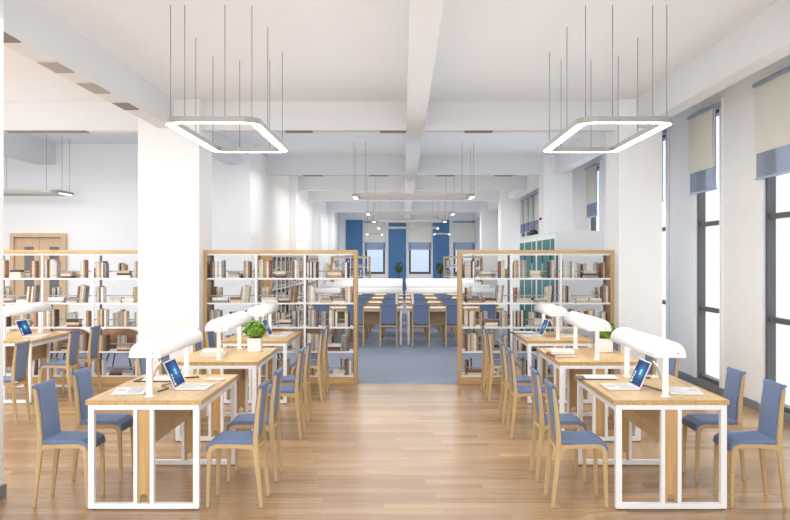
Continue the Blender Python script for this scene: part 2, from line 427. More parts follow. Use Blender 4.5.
# double door
d = MB(); s_ = 17.1
dx0, dx1, dz = X(12.5, s_), X(67.5, s_), 2.245
d.box(dx0, dx0+.07, 16.98, 17.0995, 0, dz, 'doorwood').box(dx1-.07, dx1, 16.98, 17.0995, 0, dz, 'doorwood').box(dx0+.07, dx1-.07, 16.98, 17.0995, dz-.07, dz, 'doorwood')
do = struct(d, 'door_1')
mid = (dx0+dx1)/2
for a, b, g0, g1 in ((dx0+.07, mid-.004, 25.5, 35), (mid+.004, dx1-.07, 50.5, 60)):
    l = MB().box(a, b, 17.055, 17.0993, 0.005, dz-.08, 'doorwood').build('door_leaf', do)
    MB().box(X(g0, s_), X(g1, s_), 17.048, 17.0545, .9, 1.99, 'doorglass').build('glass_panel', l)
    hx = b-.06 if a < mid-.3 else a+.06
    MB().tube([(hx, 17.05, .98), (hx, 17.01, .98), (hx, 17.01, 1.16), (hx, 17.05, 1.16)], .01, 'silver', 6).build('door_handle', l)

# ---------------------------------------------------------------- pendants
def rrect(hx, hy, r, n=6):
    pts = []
    for cx, cy, a0 in ((hx-r, hy-r, 0), (-hx+r, hy-r, PI/2), (-hx+r, -hy+r, PI), (hx-r, -hy+r, 1.5*PI)):
        for k in range(n+1):
            a = a0+k*PI/2/n; pts.append((cx+r*math.cos(a), cy+r*math.sin(a)))
    return pts
def ring_band(mb, hx, hy, r, wd, z0, z1, m):
    A = rrect(hx, hy, r); B = rrect(hx-wd, hy-wd, max(.01, r-wd)); bm = mb.bm; n = len(A)
    vs = [[bm.verts.new((p[0], p[1], z)) for p in P] for P in (A, B) for z in (z0, z1)]
    fs = []
    for i in range(n):
        j = (i+1) % n
        for a, b in ((0, 1), (1, 3), (3, 2), (2, 0)):
            fs.append(bm.faces.new((vs[a][i], vs[a][j], vs[b][j], vs[b][i])))
    mb._tag(fs, m); bmesh.ops.recalc_face_normals(bm, faces=fs)
    return mb
def pendant(cx, cy, hx, hy, z, wires, label, r=.16, wd=.085, ht=.05, top=HC, group='ring pendant lights', light=0, ends=False):
    t = thing('pendant_light', label, 'pendant light', (cx, cy, z), 0, group)
    ring_band(MB(), hx, hy, r, wd, 0, ht, 'ring').build('housing', t)
    if ends:
        for s in (-1, 1): MB().box(s*(hx-wd/2)-.03, s*(hx-wd/2)+.03, -hy+r, hy-r, -.003, -.0003, 'glow').build('diffuser', t)
    else: ring_band(MB(), hx-.006, hy-.006, r-.006, wd-.012, -.0015, -.0003, 'glow').build('diffuser', t)
    for wx, wy in wires:
        zz = top-z
        MB().tube([(wx, wy, ht-.005), (wx, wy, zz-.001)], .0035, 'wire', 5).build('cable', t)
    return t
hw, hl = .42, 1.1
cw = hw-.03; cl = hl-.03
wires = [(-cw+.05, -cl), (-.218, -cl), (.13, -cl), (cw-.03, -cl+.02), (-cw, .09), (-cw, .9), (cw, -.33), (cw, .7), (-.13, cl), (.2, cl)]
pendant(-1.672, 8.865, hw, hl, 2.93, wires, 'glowing rounded rectangular pendant over the left row of tables', light=1)
pendant(1.945, 8.865, hw, hl, 2.93, [(-x, y) for x, y in wires], 'glowing rounded rectangular pendant over the right row of tables', light=1)
for i, (yy, hy) in enumerate([(17.2, .5), (23.5, .5), (28.2, .5), (34.0, .5)]):
    hx = 1.15
    pendant(.2, yy, hx, hy, 2.93, [(-hx+.03, -hy+.15), (-hx+.03, hy-.15), (-.9, -hy+.028), (hx-.03, -hy+.15), (hx-.03, hy-.15), (.9, -hy+.028)],
            'wide flat ring pendant over the central aisle, ' + ['nearest of four', 'second nearest of four', 'third nearest of four', 'farthest of four'][i], .2, ends=True)
for sx, n in ((-1, 'left'), (1, 'right')):
    pendant(.22+sx*1.42, 38.0, .35, .35, 2.82, [(-.3, -.2), (.3, -.2), (.3, .2), (-.3, .2)], 'small ring pendant near the back wall, %s one' % n, .1, ends=True)
pendant(-7.22, 16.4-.1, 1.15, .5, 2.93, [(-.55, -.45), (.25, -.472), (.95, -.472), (1.122, .15), (1.122, -.2)], 'ring pendant in the left bay above the double door', .25, ends=True)

# ---------------------------------------------------------------- reading table
def make_table():
    t = thing('reading_table', '-', 'table')
    L, Wd = .7, .4035
    MB().box(-Wd, Wd, -L, L, .732, .767, 'oak', .003).build('tabletop', t)
    for s in (-1, 1):
        ye = s*(L-.0235)
        y0, y1 = ye-.0225, ye+.0225
        f = MB(); a = Wd-.018
        f.box(-a, -a+.042, y0, y1, 0.012, .732, 'white', .002); f.box(a-.042, a, y0, y1, 0.012, .732, 'white', .002)
        f.box(-a+.042, a-.042, y0, y1, .70, .732, 'white'); f.box(-a+.042, a-.042, y0, y1, .012, .048, 'white')
        f.box(-.07, -.044, y0, y1, .048, .70, 'white'); f.box(.044, .07, y0, y1, .048, .70, 'white')
        for fx in (-a+.021, a-.021): f.box(fx-.014, fx+.014, ye-.014, ye+.014, 0, .013, 'grey')
        f.build('end_frame', t)
        pts = [(-.0425, .05), (-.0425, .70), (.0425, .70), (.0425, .05), (.026, .05)]
        pts += [(.026*math.cos(k), .085+.026*math.sin(k)) for k in [PI*i/8 for i in range(9)]] + [(-.026, .05)]
        yb = ye
        MB().prism(pts, yb-.012, yb+.012, 'y', 'oakz').build('end_board', t)
    for s in (-1, 1):
        MB().box(s*(Wd-.039)-.016, s*(Wd-.039)+.016, -L+.053, L-.053, .685, .732, 'white').build('side_rail', t)
    MB().box(-.012, .012, -L+.055, L-.055, .42, .7315, 'oak').build('modesty_panel', t)
    return Proto(t)
TABLE = make_table()
LX, RX = -1.803, 1.865
LXS, RXS = [-1.803, -1.79, -1.79], [1.865, 1.887, 1.893]
TY = [6.95, 9.3, 11.56]
CLX, CRX, CLLX = -1.835, 1.893, -4.915
CY = [7.02, 9.44, 11.74]
LLX = -4.88
for i, yy in enumerate(TY):
    pl = ['nearest to the camera', 'middle', 'farthest, by the bookshelf'][i]
    TABLE.put((LXS[i], yy, 0), 0, 'oak and white steel table left of the aisle, %s of three' % pl, 'reading tables')
    TABLE.put((RXS[i], yy, 0), 0, 'oak and white steel table right of the aisle, %s of three' % pl, 'reading tables')
TABLE.put((LLX, TY[2], 0), 0, 'oak and white steel table at the left edge, behind the front column', 'reading tables')

# ---------------------------------------------------------------- desk lamp
def make_lamp(half=.67, name='desk_lamp'):
    t = thing(name, '-', 'lamp')
    bm = MB(); n = 14; a, h = .112, .118; zb = .29
    out = [(a*math.cos(PI*k/n), zb+h*math.sin(PI*k/n)**.85) for k in range(n+1)]
    inn = [(.93*a*math.cos(PI*k/n), zb+.9*h*math.sin(PI*k/n)**.85) for k in range(n+1)][::-1]
    bm.prism(out+inn, -half+.006, half-.006, 'y', 'lampwhite')
    for f in bm.bm.faces: f.smooth = len(f.verts) == 4
    hood = bm.build('hood', t)
    for s in (-1, 1):
        MB().prism(out, s*half, s*(half-.006), 'y', 'lampwhite').build('end_cap', hood)
        MB().tube([(.055, s*half, zb+.03), (.055, s*(half+.003), zb+.03)], .005, 'grey', 8).build('screw', hood)
    MB().box(-.02, .02, -half+.05, half-.05, zb+.05, zb+.07, 'tube').build('light_tube', t)
    for s in (-1, 1):
        y = s*(half-.12)
        MB().box(-.019, .019, y-.019, y+.019, .008, zb+.1, 'lampwhite', .002).build('post', t)
        MB().box(-.03, .03, y-.03, y+.03, 0, .009, 'lampwhite', .002).build('foot', t)
    return Proto(t)
LAMP = make_lamp()
for i, yy in enumerate(TY):
    pl = ['nearest', 'middle', 'farthest'][i]
    LAMP.put((LXS[i], yy, .767), 0, 'white arched desk lamp on the %s table left of the aisle' % pl, 'long desk lamps on the reading tables')
    LAMP.put((RXS[i], yy, .767), 0, 'white arched desk lamp on the %s table right of the aisle' % pl, 'long desk lamps on the reading tables')
LAMP.put((LLX, TY[2], .767), 0, 'white arched desk lamp on the table at the left edge', 'long desk lamps on the reading tables')

# ---------------------------------------------------------------- chair
def make_chair():
    t = thing('library_chair', '-', 'chair')
    for s in (-1, 1):
        y0, y1 = (s*.165-.013, s*.165+.013)
        # rear leg running on into the back upright
        pts = [(-.188, 0), (-.174, .15), (-.156, .32), (-.148, .42), (-.148, .5), (-.16, .66), (-.182, .838)]
        MB().strip(pts, [.024, .029, .036, .042, .034, .028, .02], y0, y1, 'y', 'chairwood', .004).build('leg', t)
        pts = [(.188, 0), (.183, .2), (.178, .34), (.175, .39), (.163, .42), (.13, .433), (0, .433), (-.1, .428), (-.14, .42)]
        MB().strip(pts, [.022, .027, .031, .036, .036, .032, .03, .034, .05], y0, y1, 'y', 'chairwood', .004).build('leg', t)
    f = MB().box(.1, .13, -.152, .152, .415, .438, 'chairwood').build('crossbar', t)
    MB().box(-.16, -.13, -.152, .152, .40, .425, 'chairwood').build('crossbar', t)
    pts = [(-.14, .464), (-.05, .462), (.08, .462), (.145, .459), (.182, .438), (.198, .395)]
    MB().strip(pts, [.026, .028, .028, .028, .026, .018], -.178, .178, 'y', 'fabric', .006).build('seat', t)
    pts = [(-.126, .455), (-.133, .5), (-.146, .62), (-.16, .74), (-.174, .83), (-.180, .855)]
    MB().strip(pts, [.022, .026, .026, .026, .026, .024], -.151, .151, 'y', 'fabric', .006).build('backrest', t)
    MB().strip([(-.172, .83), (-.180, .853), (-.190, .856), (-.197, .842)], [.014, .016, .014, .010], -.178, .178, 'y', 'fabric', .004).build('back_wrap', t)
    return Proto(t)
CH = make_chair()
g = 'blue chairs around the reading tables'
PITCH = .75
def chairs(tx, ty, side, names, off=.245):
    # side -1: chairs on the left of the table facing right
    x = tx+side*(.4075+off)
    for k, lab in enumerate(names):
        if lab is None: continue
        CH.put((x, ty-.7+.165+k*PITCH, 0), 0 if side < 0 else PI, lab, g)
side_n = {-1: 'left', 1: 'right'}
for tx, tn_ in ((CLX, 'left'), (CRX, 'right')):
    for i, yy in enumerate(CY):
        for sd_ in (-1, 1):
            of = .245 if (tx < 0) == (sd_ > 0) else (.16 if tx < 0 else .195)
            chairs(tx, yy, sd_, ['blue and beech chair, %s end of %s side, %s table %s of aisle' % (e, side_n[sd_], ['front', 'middle', 'back'][i], tn_) for e in ('near', 'far')], of)
chairs(CLLX, CY[2], 1, ['blue and beech chair, nearer of two right of the left edge table', 'blue and beech chair, farther of two right of the left edge table'])
chairs(CLLX, CY[1], 1, ['sliver of blue and beech chair at the left edge behind front column', 'blue and beech chair seen from behind at the left edge, facing left'])

# ---------------------------------------------------------------- bookshelves and books
LV = [.12, .459, .80, 1.14, 1.487]; SH = 1.88
def bookshelf(x0, x1, y0, n, label, depth=.36, rz=0, left_panel=True, right_panel=True, name='bookshelf'):
    """front at local y=0, going back +y; x 0..w"""
    wd = x1-x0
    t = thing(name, label, 'bookshelf', (x0, y0, 0), rz)
    MB().box(0, wd, 0, depth, SH-.045, SH, 'oakx', .003).build('top_board', t)
    pw = .048
    if left_panel: MB().box(0, pw, 0, depth, 0, SH-.0455, 'oakz').build('side_panel', t)
    if right_panel: MB().box(wd-pw, wd, 0, depth, 0, SH-.0455, 'oakz').build('side_panel', t)
    a = pw if left_panel else 0; b = wd-pw if right_panel else wd
    MB().box(a+.0005, b-.0005, .004, depth-.004, 0, .1, 'oakx').build('plinth', t)
    MB().box(a+.0005, b-.0005, .02, .06, SH-.075, SH-.046, 'white').build('top_rail', t)
    bs = (b-a)/n
    for z in LV: MB().box(a+.001, b-.001, .006, depth-.006, z-.022, z, 'white').build('shelf', t)
    for i in range(n+1):
        xx = a+i*bs
        if 0 < i < n or (i == 0 and not left_panel) or (i == n and not right_panel):
            xx = min(max(xx, a+.015), b-.015)
            MB().box(xx-.014, xx+.014, .0, .024, .1, SH-.046, 'white').build('upright', t)
            MB().box(xx-.014, xx+.014, depth-.03, depth-.003, .1, SH-.046, 'grey').build('upright', t)
        else:
            xx = a+.014 if i == 0 else b-.014
            MB().box(xx-.013, xx+.013, depth-.03, depth-.003, .1, SH-.046, 'grey').build('upright', t)
    for z in LV: MB().box(a+.002, b-.002, depth/2-.006, depth/2+.006, z+.085, z+.1, 'barsteel').build('stop_bar', t)
    cells = [(a+i*bs+.02, a+(i+1)*bs-.02) for i in range(n)]
    return t, cells

cov = {'cream': (222, 210, 190), 'tan': (178, 146, 116), 'white': (232, 230, 228), 'grey': (146, 144, 143), 'brown': (132, 96, 76), 'dark brown': (84, 68, 60), 'beige': (200, 188, 164), 'pale grey': (196, 194, 192)}
def cover_mat(k, rgb):
    m = mat('cover_'+k.replace(' ', '_'), rgb, .6, var=.06, vscale=12); nt = m.node_tree; b = nt.nodes['Principled BSDF']
    tc = nt.nodes.new('ShaderNodeTexCoord'); sp = nt.nodes.new('ShaderNodeSeparateXYZ'); nt.links.new(tc.outputs['Generated'], sp.inputs[0])
    r = nt.nodes.new('ShaderNodeValToRGB'); r.color_ramp.interpolation = 'CONSTANT'
    c = srgb(*rgb); dk = tuple(v*.72 for v in c[:3])+(1,)
    e = r.color_ramp.elements; e[0].color = c; e[0].position = 0
    e[1].position = .12; e[1].color = dk
    for p, q in ((.17, c), (.68, dk), (.72, c), (.84, dk), (.87, c)):
        x = e.new(p); x.color = q
    nt.links.new(sp.outputs['Z'], r.inputs['Fac']); nt.links.new(r.outputs['Color'], b.inputs['Base Color'])
    return m
bookmesh = {}
for k, rgb in cov.items():
    key = 'cov_'+k; M[key] = cover_mat(k, rgb)
def book_geo(mb, dx, dy, dz, key, mtx, lod=0):
    # spine towards -y; standing book: dx thick, dy deep, dz tall, origin bottom front left
    t = .09*dx
    mb.box(0, t, 0, dy, 0, dz, key, mtx=mtx); mb.box(dx-t, dx, 0, dy, 0, dz, key, mtx=mtx)
    mb.box(t, dx-t, 0, .05*dy, 0, dz, key, mtx=mtx); mb.box(t, dx-t, .05*dy, dy*.97, .015*dz, dz*.98, 'pages', mtx=mtx)
for k in cov:
    mb = MB(); book_geo(mb, 1, 1, 1, 'cov_'+k, Matrix.Identity(4))
    o = mb.build('book'); bookmesh[k] = o.data; bpy.data.objects.remove(o)
names_c = list(cov)
wts = [18, 14, 16, 12, 14, 10, 12, 14]
ordn = ['first', 'second', 'third', 'fourth', 'fifth', 'sixth', 'seventh', 'eighth', 'ninth', 'tenth', 'eleventh', 'twelfth', 'thirteenth']
lvn = ['bottom shelf', 'second shelf up', 'middle shelf', 'fourth shelf up', 'top shelf']
BOOKS = []   # (score, matrix, dims, colour, label)
_last = ['']
def pick():
    while True:
        c = random.choices(names_c, wts)[0]
        if c != _last[0]: _last[0] = c; return c
def fill_cell(base, cx0, cx1, lv, bay, unit, depth=.36, style=None, rear=True, front=True, lab=None, sc=1.0, pr=0):
    z = LV[lv]; w_ = cx1-cx0
    def up(x, n, h, y, dp, lean=0, seq=None, score=1):
        for k in range(n):
            c = pick(); th = random.uniform(.019, .036); hh = h*random.uniform(.9, 1.04)
            if x+th > cx1: break
            m = base @ Matrix.Translation((x, y+random.uniform(0, .012), z+(.0045 if lean else .0008)))
            if lean: m = m @ Matrix.Rotation(lean, 4, 'Y')
            if lean > 0: m = m @ Matrix.Identity(4)
            BOOKS.append((score, m, (th*.97, dp*random.uniform(.9, 1), hh), c, seq, 'standing'))
            x += th+(.0005 if not lean else .003)
        return x
    def flat(x, n, wd_, y, dp, seq, score=1):
        zz = z+.0008
        for k in range(n):
            c = pick(); th = random.uniform(.024, .042); ww = wd_*random.uniform(.86, 1)
            # lying: local z (tall) -> x, local x (thick) -> z
            m = base @ Matrix.Translation((x+random.uniform(0, .012)+ww, y, zz)) @ Matrix(((0, 0, -1, 0), (0, 1, 0, 0), (1, 0, 0, 0), (0, 0, 0, 1)))
            BOOKS.append((score, m, (th, dp, ww), c, seq, 'lying')); zz += th+.0008
    fr = .006+.004; dp = .15
    F = (unit, bay, lv)
    s = 3 if lv >= 1 else 1.5
    if front:
        if style == 0:
            x = up(cx0+.03*w_, 6, .25, fr, dp, seq=(F, 'left'), score=s)
            flat(x+.08*w_, 3, .16, fr, dp, (F, 'stack'), s)
            up(cx0+.76*w_, 3, .248, fr, dp, seq=(F, 'right'), score=s)
        elif style == 1:
            flat(cx0+.08*w_, 2, .22, fr, dp, (F, 'stack'), s)
            flat(cx0+.46*w_, 2, .17, fr, dp, (F, 'second stack'), s*.9)
            up(cx0+.68*w_, 4, .24, fr, dp, .1, seq=(F, 'right'), score=s)
        elif style == 2:
            up(cx0+.02*w_, 6, .24, fr, dp, seq=(F, 'left'), score=s)
            flat(cx0+.46*w_, 3, .19, fr, dp, (F, 'stack'), s)
            up(cx0+.84*w_, 2, .23, fr, dp, seq=(F, 'right'), score=s)
        elif style == 3:
            up(cx0+.02*w_, 4, .23, fr, dp, seq=(F, 'left'), score=s)
            flat(cx0+.30*w_, 2, .18, fr, dp, (F, 'stack'), s); flat(cx0+.57*w_, 2, .18, fr, dp, (F, 'second stack'), s)
            up(cx0+.85*w_, 3, .248, fr, dp, seq=(F, 'right'), score=s)
        else:
            up(cx0+.05*w_, 5, .248, fr, dp, seq=(F, 'left'), score=s); up(cx0+.5*w_, 4, .24, fr, dp, seq=(F, 'middle'), score=s)
            up(cx0+.84*w_, 3, .22, fr, dp, seq=(F, 'right'), score=s)
    if rear:
        ry = depth/2+.01; dp2 = depth/2-.045
        if style == 0: flat(cx0+.5*w_, 2, .15, ry, dp2, None, 0); up(cx0+.0*w_, 2, .2, ry, dp2, score=0); up(cx0+.93*w_, 1, .14, ry, dp2, score=0)
        elif style == 1: up(cx0+.06*w_, 4, .22, ry, dp2, score=0); flat(cx0+.4*w_, 2, .17, ry, dp2, None, 0)
        elif style == 2: up(cx0+.4*w_, 4, .21, ry, dp2, score=0); up(cx0+.75*w_, 3, .22, ry, dp2, score=0)
        elif style == 3: up(cx0+.72*w_, 3, .22, ry, dp2, score=0)
        else: up(cx0+.3*w_, 3, .21, ry, dp2, score=0); flat(cx0+.64*w_, 2, .14, ry, dp2, None, 0)

units = [('leftmost bookshelf', -5.77, -3.642, dict(right_panel=False, left_panel=False), 'oak topped open bookshelf at far left, beyond the left edge table'),
         ('bookshelf left of aisle', -2.798, -.645, {}, 'oak framed open bookshelf full of books, left of the aisle'),
         ('bookshelf right of aisle', .778, 2.96, {}, 'oak framed open bookshelf full of books, right of the aisle')]
order = {4: [0, 0, 2], 3: [1, 1, 3], 2: [2, 2, 4], 1: [4, 0, 2], 0: [1, 4, 3]}
for un, x0, x1, kw, lab in units:
    t, cells = bookshelf(x0, x1, 12.62, 3, lab, **kw)
    base = Matrix.Translation((x0, 12.62, 0))
    for bi, (a, b) in enumerate(cells):
        for lv in range(5): fill_cell(base, a, b, lv, bi, un, style=order[lv][bi])
# shelves farther back; their books are too small to tell
t, cells = bookshelf(0, 9.8, 18, 14, 'long bookshelf standing along the left wall behind the front shelves', depth=.26, rz=PI/2)
t.location = (-2.62, 18.0, 0)
t.rotation_euler = (0, 0, PI/2)
base = Matrix.Translation((-2.62, 18, 0)) @ Matrix.Rotation(PI/2, 4, 'Z')
for bi, (a, b) in enumerate(cells):
    for lv in range(5): fill_cell(base, a, b, lv, bi, 'wall', depth=.26, style=random.choice([0, 2, 4, 4]), rear=False)
# flip so that books face the aisle: local -y points to +x already after the rotation
for x0, x1, lab in ((-2.65, -1.2, 'small open bookshelf far back on the left, in front of a blue panel'), (1.5, 2.93, 'small open bookshelf far back on the right, in front of a blue panel')):
    t, cells = bookshelf(x0, x1, 33.0, 2, lab)
    for bi, (a, b) in enumerate(cells):
        for lv in range(5): fill_cell(Matrix.Translation((x0, 33, 0)), a, b, lv, bi, 'far', style=random.choice([0, 1, 2, 4]), rear=False)

named = [b for b in BOOKS if b[0] > 1 and b[4] and b[4][0][0] not in ('wall', 'far')]
count = {}
full = []
for b in BOOKS:
    k = b[4]
    if k and k[0][0] not in ('wall', 'far'):
        count[k] = count.get(k, 0)+1; full.append((b, count[k]))
full.sort(key=lambda q: -(q[0][0]*10+q[0][2][0]*q[0][2][2]*100))
chosen = full[:300]
chosen_ids = set(id(q[0]) for q in chosen)
bayn = ['left bay', 'middle bay', 'right bay']
for b, n in chosen:
    sc, m, dm, c, (F, part), pose = b
    unit, bay, lv = F
    o = bpy.data.objects.new('book', bookmesh[c]); C.objects.link(o)
    o.matrix_world = m @ Matrix.Diagonal((dm[0], dm[1], dm[2], 1))
    if pose == 'standing': l = '%s book, %s in %s row, %s, %s, %s' % (c, ordn[n-1], part, lvn[lv], bayn[bay], unit)
    else: l = '%s book, %s up in %s, %s, %s, %s' % (c, ordn[n-1], part, lvn[lv], bayn[bay], unit)
    tag(o, l, 'book', 'books on the ' + unit)
mb = MB()
for b in BOOKS:
    if id(b) in chosen_ids: continue
    sc, m, dm, c, q, pose = b
    key = 'cov_'+c
    mm = m @ Matrix.Diagonal((dm[0], dm[1], dm[2], 1))
    if q and q[0][0] in ('wall', 'far'): mb.box(0, 1, 0, 1, 0, 1, key, mtx=mm)
    else: mb.box(0, 1, 0, .95, 0, .97, key, mtx=mm)
o = mb.build('books'); tag(o, 'remaining grey, cream and brown books at the back of all the bookshelves', 'books', kind='stuff')

# ---------------------------------------------------------------- tub chairs behind the shelves
def make_tub():
    t = thing('tub_chair', '-', 'chair')
    bm = MB(); n = 20; pts = []
    vs = []
    for k in range(n+1):
        a = PI+(k/n)*PI*1.0-.0  # arc round the back (-y side)
        dz = .12*(1-abs(2*k/n-1)**2)
        for r, z in ((.27, .28), (.30, .56+dz), (.28, .56+dz), (.25, .28)):
            vs.append(bm.bm.verts.new((r*math.cos(a), r*math.sin(a), z)))
    fs = []
    for k in range(n):
        for q in range(4):
            fs.append(bm.bm.faces.new((vs[k*4+q], vs[k*4+(q+1) % 4], vs[(k+1)*4+(q+1) % 4], vs[(k+1)*4+q])))
    fs.append(bm.bm.faces.new(vs[:4])); fs.append(bm.bm.faces.new(vs[-4:]))
    bm._tag(fs, 'shellwood'); bmesh.ops.recalc_face_normals(bm.bm, faces=fs)
    for f in fs: f.smooth = True
    bm.build('shell', t)
    MB().lathe([(.0, .27), (.24, .27), (.25, .29), (.25, .36), (.235, .38), (0, .385)], 'fabric').build('seat', t)
    for sx, sy in ((-1, -1), (1, -1), (1, 1), (-1, 1)):
        MB().tube([(sx*.15, sy*.15, .275), (sx*.22, sy*.22, 0.0)], .011, 'black', 6).build('leg', t)
    return Proto(t)
TUB = make_tub()
for x, y, lab in ((-4.5, 14.4, 'wooden tub chair with black legs behind right bay of leftmost bookshelf'), (-5.35, 14.5, 'wooden tub chair with black legs behind middle bay of leftmost bookshelf'),
                  (-1.42, 14.3, 'wooden tub chair with black legs behind right bay of bookshelf left of aisle'), (-2.15, 14.5, 'wooden tub chair with black legs behind middle bay of bookshelf left of aisle')):
    TUB.put((x, y, 0), 0, lab, 'tub chairs behind the bookshelves')

# ---------------------------------------------------------------- rows of reading benches at the back
def make_bench():
    t = thing('long_reading_table', '-', 'table')
    L = 1.0
    MB().box(-L, L, -.4, .4, .717, .75, 'oakx', .003).build('tabletop', t)
    for s in (-1, 1):
        x = s*(L-.05); f = MB()
        for yy in (-.36, .36): f.box(x-.02, x+.02, yy-.02, yy+.02, 0, .717, 'white')
        f.box(x-.02, x+.02, -.34, .34, .687, .717, 'white'); f.box(x-.02, x+.02, -.34, .34, .03, .06, 'white')
        f.build('end_frame', t)
    MB().box(-L+.08, L-.08, -.012, .012, .40, .716, 'oakx').build('modesty_panel', t)
    for yy in (-.37, .37): MB().box(-L+.08, L-.08, yy-.012, yy+.012, .685, .7165, 'white').build('side_rail', t)
    return Proto(t)
BEN = make_bench(); LAMP2 = make_lamp(.98, 'long_desk_lamp')
rowsn = ['nearest', 'second', 'third', 'fourth', 'fifth']
for r in range(5):
    y0 = 18.0+2.4*r
    for sd_, sn in ((-1, 'left'), (1, 'right')):
        cx = .035+sd_*1.03
        BEN.put((cx, y0+.86, 0), 0, 'long oak table of the %s row behind the shelves, %s half' % (rowsn[r], sn), 'long tables in the rear rows')
        LAMP2.put((cx, y0+.86, .75), PI/2, 'long white lamp on the %s rear row of tables, %s half' % (rowsn[r], sn), 'long lamps in the rear rows')
        for k in range(3):
            xx = .035+sd_*(.325+.67*k)
            pos = ['next to the centre gap', 'in the middle', 'at the outer end'][k]
            CH.put((xx, y0+.2, 0), PI/2, 'blue chair %s, near side of %s rear row, %s half' % (pos, rowsn[r], sn), 'blue chairs in the rear rows')
            CH.put((xx, y0+1.52, 0), -PI/2, 'blue chair %s, far side of %s rear row, %s half' % (pos, rowsn[r], sn), 'blue chairs in the rear rows')

# ---------------------------------------------------------------- cabinets on the right
def cabinet(y0, y1, label):
    x0, x1, H = 2.4, 3.17, 2.18
    t = thing('storage_cabinet', label, 'cabinet', (x0, y0, 0), 0, 'white cabinets with teal glass doors')
    D = y1-y0; Wd = x1-x0
    MB().box(.02, Wd, .001, D-.001, 0, H, 'white').build('body', t)
    MB().box(0, Wd, 0.0005, D-.0005, H, H+.02, 'white').build('top_panel', t)
    n = 3; cuts = [(.03, .17), (.2, .52), (.56, .74)] 
    fr = [(.03*D/1, .2*D), (.25*D, .62*D), (.68*D, .93*D)]
    for i, (a, b) in enumerate(fr):
        dd = MB().box(-.002, .0195, a-.02, b+.02, .08, H-.03, 'white').build('door', t)
        MB().box(-.008, -.0025, a, b, .14, H-.1, 'teal').build('glass_panel', dd)
        if i < 2: MB().box(-.022, -.0085, b-.05, b-.02, 1.68, 1.84, 'black').build('handle', dd)
cabinet(14.2, 16.2, 'white cabinet with teal glass doors and blank end, nearer of two')
cabinet(16.2, 18.6, 'white cabinet with teal glass doors, farther of two, black vase on top')
t = thing('vase', 'small black vase with thin stems on top of the farther teal cabinet', 'vase', (2.6, 17.95, 2.2))
MB().lathe([(.08, 0), (.1, .02), (.1, .09), (.07, .12), (.075, .14)], 'black', 16).build('vessel', t)
MB().tube([(0, 0, .12), (.05, 0, .26), (.13, -.05, .34)], .004, 'bark', 5).tube([(0, 0, .12), (-.04, 0, .2), (-.07, 0, .22)], .004, 'bark', 5).build('stem', t)
MB().lathe([(.0, .335), (.025, .34), (.03, .36), (.02, .38), (0, .385)], 'black', 10, (.135, -.05)).build('flower', t)

# ---------------------------------------------------------------- plants
def foliage(mb, c, rx, rz, n, size, m):
    for _ in range(n):
        u = Vector((random.gauss(0, 1), random.gauss(0, 1), random.gauss(0, 1))).normalized(); q = random.uniform(.45, 1)
        p = Vector((c[0]+u.x*rx*q, c[1]+u.y*rx*q, c[2]+u.z*rz*q))
        nrm = (u+Vector((random.uniform(-.6, .6), random.uniform(-.6, .6), random.uniform(-.1, .9)))).normalized()
        a = nrm.orthogonal().normalized(); a.rotate(Matrix.Rotation(random.uniform(0, 2*PI), 3, nrm)); b = nrm.cross(a)
        s = size*random.uniform(.7, 1.2)
        P = [p-a*s, p-b*s*.45+nrm*s*.1, p+a*s, p+b*s*.45+nrm*s*.1]
        f = mb.bm.faces.new([mb.bm.verts.new(v) for v in P]); f.material_index = mb.mi(m)
def plant(loc, label):
    t = thing('potted_plant', label, 'plant', loc, 0, 'green plants in white square pots')
    MB().box(-.07, .07, -.07, .07, 0, .145, 'pot', .006).build('pot', t)
    MB().box(-.06, .06, -.06, .06, .1445, .148, 'soil').build('soil', t)
    f = MB(); foliage(f, (0, 0, .235), .122, .092, 560, .03, 'leaf'); f.build('foliage', t)
    s = MB()
    for k in range(6):
        a = k*PI/3; s.tube([(0, 0, .145), (.07*math.cos(a), .07*math.sin(a), .22)], .003, 'bark', 4)
    s.build('stem', t)
plant((-1.575, 9.58, .767), 'bushy green plant in white pot on middle table left of aisle')
plant((2.14, 9.54, .767), 'bushy green plant in white pot on middle table right of aisle')
for x, lab in ((-.2, 'slender green potted tree before the middle blue panel at the back'), (1.6, 'slender green potted tree before the right blue panel at the back')):
    t = thing('potted_tree', lab, 'plant', (x, 38.6, 0), 0, 'potted trees by the back wall')
    MB().lathe([(.14, 0), (.2, .36), (.21, .38)], 'pot', 16).build('pot', t)
    MB().tube([(0, 0, .3), (.02, 0, .9), (0, 0, 1.35)], .02, 'bark', 6).build('trunk', t)
    f = MB(); foliage(f, (0, 0, 1.42), .2, .26, 220, .06, 'leafdark'); f.build('foliage', t)

